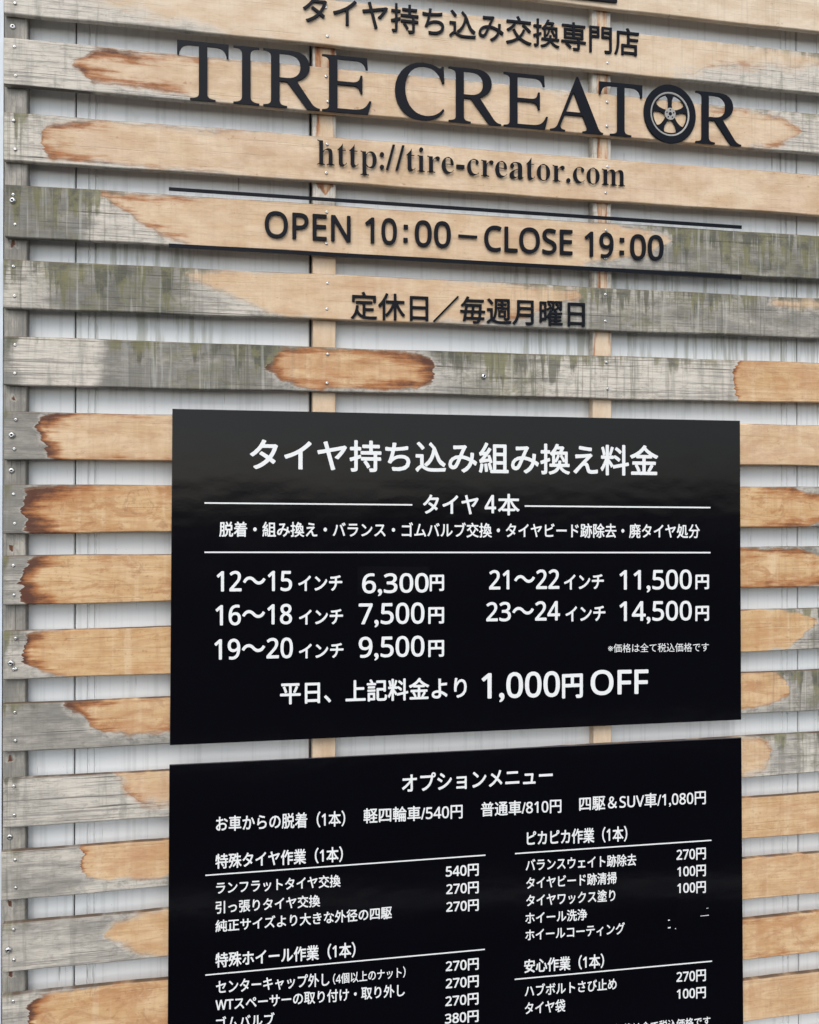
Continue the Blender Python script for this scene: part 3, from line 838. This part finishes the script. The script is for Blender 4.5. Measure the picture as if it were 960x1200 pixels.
def bar(xa, ya, xb, yb, thpx, parent=None, Y=LY, thick=LT, name='rule_bar', mat=None):
    """a straight strip between two points of the wall"""
    quad = [at(xa, ya - thpx / 2, Y), at(xb, yb - thpx / 2, Y), at(xb, yb + thpx / 2, Y), at(xa, ya + thpx / 2, Y)]
    base = (quad[0] + quad[2]) / 2 if parent is None else parent.location
    bm = solid([q - base for q in quad], [(0, 1, 2, 3)], thick)
    o = link(name, from_bm(name, bm), parent, mat or acrylic)
    if parent is None: o.location = base
    return o


bar(537.5, 276, 559.5, 277.6, 3.0, op, name='dash')
for cx_, cy_ in ((475.8, 265.6), (475.5, 281.0), (729.4, 281.0), (729.2, 295.8)): bar(cx_ - 2.5, cy_, cx_ + 2.5, cy_ + .3, 5.2, op, name='colon_dot')
tag(bar(197.8, 221, 869.5, 266, 3.8), 'long thin black bar above the opening hours, below the web address', 'bar')
tag(bar(197.8, 287.3, 869.5, 324.6, 4.3), 'long thin black bar below the opening hours, above the closing-day row', 'bar')
tag(bar(420, -33, 723.5, -1.3, 8.0), 'black bar end cut off by the top edge, above the Japanese shop line', 'bar')


# ---------------------------------------------------------------- the two price boards
def board(corners, label, Yf=-0.0075, thick=0.004):
    pts = [at(px, py, Yf) for px, py in corners]
    base = (pts[2] + pts[3]) / 2
    root = thing('price_board', base, label, 'sign board')
    bm = bmesh.new()
    vs = [bm.verts.new(p - base) for p in pts]
    bm.faces.new(vs)
    r = bmesh.ops.extrude_face_region(bm, geom=list(bm.faces))
    bmesh.ops.translate(bm, verts=[e for e in r['geom'] if isinstance(e, bmesh.types.BMVert)], vec=(0, thick, 0))
    bmesh.ops.recalc_face_normals(bm, faces=bm.faces)
    bmesh.ops.bevel(bm, geom=[e for e in bm.edges if all(abs(v.co.y) < 1e-5 for v in e.verts)], offset=0.0007, segments=2, affect='EDGES')
    me = from_bm('panel', bm); me.materials.append(board_mat); me.materials.append(board_edge)
    for p in me.polygons:
        if abs(p.normal.y) < 0.3: p.material_index = 1
    link('panel', me, root)
    return root


PY = -0.0078       # printed lettering lies just on the sheet
B1 = board([(202, 479), (867.5, 493), (869, 843.5), (199, 873.5)], 'upper glossy black board with white tyre size price table and 1,000 yen OFF line')
B2 = board([(198.5, 896.6), (869.2, 864.6), (871.5, 1214), (196, 1296)], 'lower glossy black board with white option menu in two columns')


def rule(xa, ya, xb, yb, root, th=1.7):
    Y = PY
    quad = [at(xa, ya - th / 2, Y), at(xb, yb - th / 2, Y), at(xb, yb + th / 2, Y), at(xa, ya + th / 2, Y)]
    me = bpy.data.meshes.new('printed_rule')
    me.from_pydata([tuple(q - root.location) for q in quad], [], [(0, 3, 2, 1)])
    me.update()
    if me.polygons[0].normal.y > 0: me.flip_normals()
    link('printed_rule', me, root, print_white)


# price sticker over the first price
quad = [at(419, 663.8, PY), at(503, 664.3, PY), at(503.4, 695.8, PY), at(419.4, 696.6, PY)]
bm = solid([q - B1.location - Vector((0, 0.0001, 0)) for q in quad], [(0, 1, 2, 3)], 0.0004)
link('price_sticker', from_bm('price_sticker', bm), B1, patch_mat)
PS = PY - 0.00025

T1 = [
 ('タイヤ持ち込み組み換え料金', 293.6, 514, 550.5, 771, 522.5, 557.3, .00125),
 ('タイヤ', 496.2, 580, 601.5, 560.5, 580, 602.5, .0009), ('4', 568.5, 580.5, 601, 581, 580.5, 601, .0009), ('本', 584, 579, 603.5, 608.6, 579.2, 603.5, .0008),
 ('脱着・組み換え・バランス・ゴムバルブ交換・タイヤビード跡除去・廃タイヤ処分', 257.2, 611.2, 628.8, 820, 614.2, 630.5, .00055),
 ('12〜15', 254.5, 669.6, 693, 341.8, 669.2, 692.2, .0009), ('インチ', 350, 675.2, 692.4, 400.8, 674.2, 691.8, .0008),
 ('6,300', 425, 672.4, 698.5, 502, 672, 697, .0009), ('円', 504.2, 674.2, 692.4, 520, 674, 692, .0010),
 ('16〜18', 253.2, 709.5, 732.8, 341.8, 708, 731, .0009), ('インチ', 350.8, 715.2, 731.9, 401.6, 713.8, 731, .0008),
 ('7,500', 421, 707.4, 735, 497, 706.4, 734, .0009), ('円', 502.6, 712.2, 730.6, 520, 712, 730.2, .0010),
 ('19〜20', 251.8, 749.5, 773, 342.8, 747.5, 770.8, .0009), ('インチ', 350.8, 755.2, 771.5, 402.2, 753.6, 770.3, .0008),
 ('9,500', 421, 746.8, 774, 497, 745.3, 772.4, .0009), ('円', 502.6, 751, 769.5, 520, 750.6, 769, .0010),
 ('21〜22', 573.8, 668.6, 690.4, 655.2, 667.6, 689.6, .0009), ('インチ', 661.5, 673.8, 690.8, 707.4, 673, 689.8, .0008),
 ('11,500', 726.6, 668.4, 694.2, 810.4, 667.8, 693.4, .0009), ('円', 815.6, 674, 690.2, 830.6, 673.8, 690, .0010),
 ('23〜24', 570.4, 706.2, 728, 656, 704.6, 726.8, .0009), ('インチ', 663.3, 711.2, 728.2, 709.2, 710, 727, .0008),
 ('14,500', 726.6, 705, 731, 810.4, 704.4, 730, .0009), ('円', 815.6, 710.8, 727.4, 830.6, 710.4, 727, .0010),
 ('※価格は全て税込価格です', 712.8, 754.4, 764.8, 830.8, 753, 763.6, .0002),
 ('平日、上記料金より', 328.8, 799.6, 825.4, 546.6, 793.2, 817.8, .0009),
 ('1,000', 565.2, 789.4, 822.8, 655.6, 787, 820.2, .0013), ('円', 659.6, 791, 817.8, 682.4, 790, 817, .0015),
 ('OFF', 693, 786, 814.3, 759.4, 784.8, 812.6, .0013),
]
for s, xl, tl, bl, xr, tr_, br, bo in T1:
    flat_print(sans(s), (xl, tl, bl, xr, tr_, br), B1, PS if s == '6,300' else PY, bo if s[0] != '※' else 0, copies=8 if bo > .0005 else 4)
rule(239.7, 589.4, 483.3, 591.6, B1); rule(615, 593, 832.8, 594.8, B1); rule(239.7, 647.2, 832.8, 647.6, B1)

T2 = [
 ('オプションメニュー', 471.5, 907.5, 928.5, 647.5, 897.5, 918.3, .0008),
 ('お車からの脱着（1本）', 253.4, 956.6, 974.6, 404.4, 950, 968.2, .0005),
 ('軽四輪車/540円', 426.4, 947.6, 965, 542, 942, 959, .0005),
 ('普通車/810円', 564, 940.4, 957, 657.8, 936, 952.4, .0005),
 ('四駆＆SUV車/1,080円', 679.2, 934, 951.2, 827.1, 926.2, 943, .0005),
 ('特殊タイヤ作業（1本）', 252.8, 1001, 1018.4, 401.6, 992, 1010, .0006),
 ('ランフラットタイヤ交換', 253.6, 1033.6, 1048, 399, 1025, 1039.2, .00045),
 ('540円', 522.8, 1015, 1028.4, 560.8, 1012.2, 1026.2, .0006),
 ('引っ張りタイヤ交換', 252.8, 1056.4, 1071, 375, 1048.6, 1062.4, .00045),
 ('270円', 523.4, 1036, 1049, 560.8, 1033.2, 1046.6, .0006),
 ('純正サイズより大きな外径の四駆', 252.8, 1078.6, 1092.6, 459, 1062, 1076.4, .00045),
 ('270円', 523.4, 1057, 1069.6, 560.8, 1054, 1067.2, .0006),
 ('特殊ホイール作業（1本）', 252.8, 1117, 1134.3, 416.4, 1104, 1121.6, .0006),
 ('センターキャップ外し', 253.4, 1149, 1165, 386, 1140, 1155.5, .00045),
 ('（4個以上のナット）', 390.4, 1141.4, 1154, 475.2, 1132.6, 1145.4, .0003),
 ('270円', 522.8, 1126.6, 1139.2, 560.8, 1122.8, 1136.2, .0006),
 ('WTスペーサーの取り付け・取り外し', 252.8, 1170.6, 1185.2, 474.2, 1153, 1167.6, .00045),
 ('270円', 522.8, 1146.8, 1159.4, 560.8, 1143, 1156.6, .0006),
 ('ゴムバルブ', 253.4, 1192, 1207, 321.6, 1186.6, 1201.6, .00045),
 ('270円', 522.4, 1167.6, 1180.2, 560.6, 1163.6, 1177, .0006),
 ('380円', 521.8, 1188, 1200.8, 560.6, 1184, 1197.4, .0006),
 ('ピカピカ作業（1本）', 617.8, 974, 991.2, 735, 968, 986, .0006),
 ('バランスウェイト跡除去', 616.4, 1007, 1021, 745.6, 1000.6, 1014.4, .00045),
 ('270円', 793.2, 995.6, 1008.8, 827.1, 993.4, 1007, .0006),
 ('タイヤビード跡清掃', 617, 1028.4, 1042, 722.6, 1021.8, 1035.6, .00045),
 ('100円', 794.2, 1015.6, 1028.2, 827.1, 1013.4, 1026.6, .0006),
 ('タイヤワックス塗り', 617, 1048.6, 1062.4, 721, 1042, 1056, .00045),
 ('100円', 794.2, 1035, 1047.6, 827.1, 1032.8, 1046.2, .0006),
 ('ホイール洗浄', 616, 1069.6, 1083, 688, 1065, 1078.2, .00045),
 ('ホイールコーティング', 616, 1089.4, 1102.6, 732.2, 1081, 1094.6, .00045),
 ('安心作業（1本）', 614.8, 1124.6, 1140.6, 707.8, 1117.6, 1134.2, .0006),
 ('ハブボルトさび止め', 615.4, 1154.6, 1168.4, 722.6, 1145.8, 1159.4, .00045),
 ('270円', 793.2, 1139, 1151.8, 827.1, 1136.2, 1149.6, .0006),
 ('タイヤ袋', 615.4, 1175, 1188.8, 662.4, 1171, 1185.6, .00045),
 ('100円', 793.6, 1159.2, 1171.6, 827.1, 1156.6, 1169.6, .0006),
 ('※価格は全て税込価格です', 714, 1201.6, 1212, 832.6, 1190.8, 1201.4, .00035),
]
for s, xl, tl, bl, xr, tr_, br, bo in T2:
    flat_print(sans(s), (xl, tl, bl, xr, tr_, br), B2, PY, bo, res=3, copies=6 if bo > .0004 else 4)
rule(240.7, 1025.9, 569, 1002.2, B2, 1.5); rule(240.7, 1142.8, 568.3, 1112.7, B2, 1.5)
rule(603.7, 1000.4, 833.9, 984.8, B2, 1.5); rule(603.3, 1147.8, 834.6, 1126.5, B2, 1.5)
# flecks left where two prices were covered over
for xa, ya, xb, yb, th in ((821, 1073.6, 831, 1072.6, 1.1), (828, 1064.6, 830.4, 1064.2, .9), (783, 1078.6, 785.2, 1078.4, 2.0), (783, 1087.4, 786, 1087.0, 2.4), (791.2, 1088.4, 792.4, 1088.2, 1.4)):
    rule(xa, ya, xb, yb, B2, th * 0.6)

for o in list(bpy.data.objects):
    if 'base' in o.keys(): del o['base']
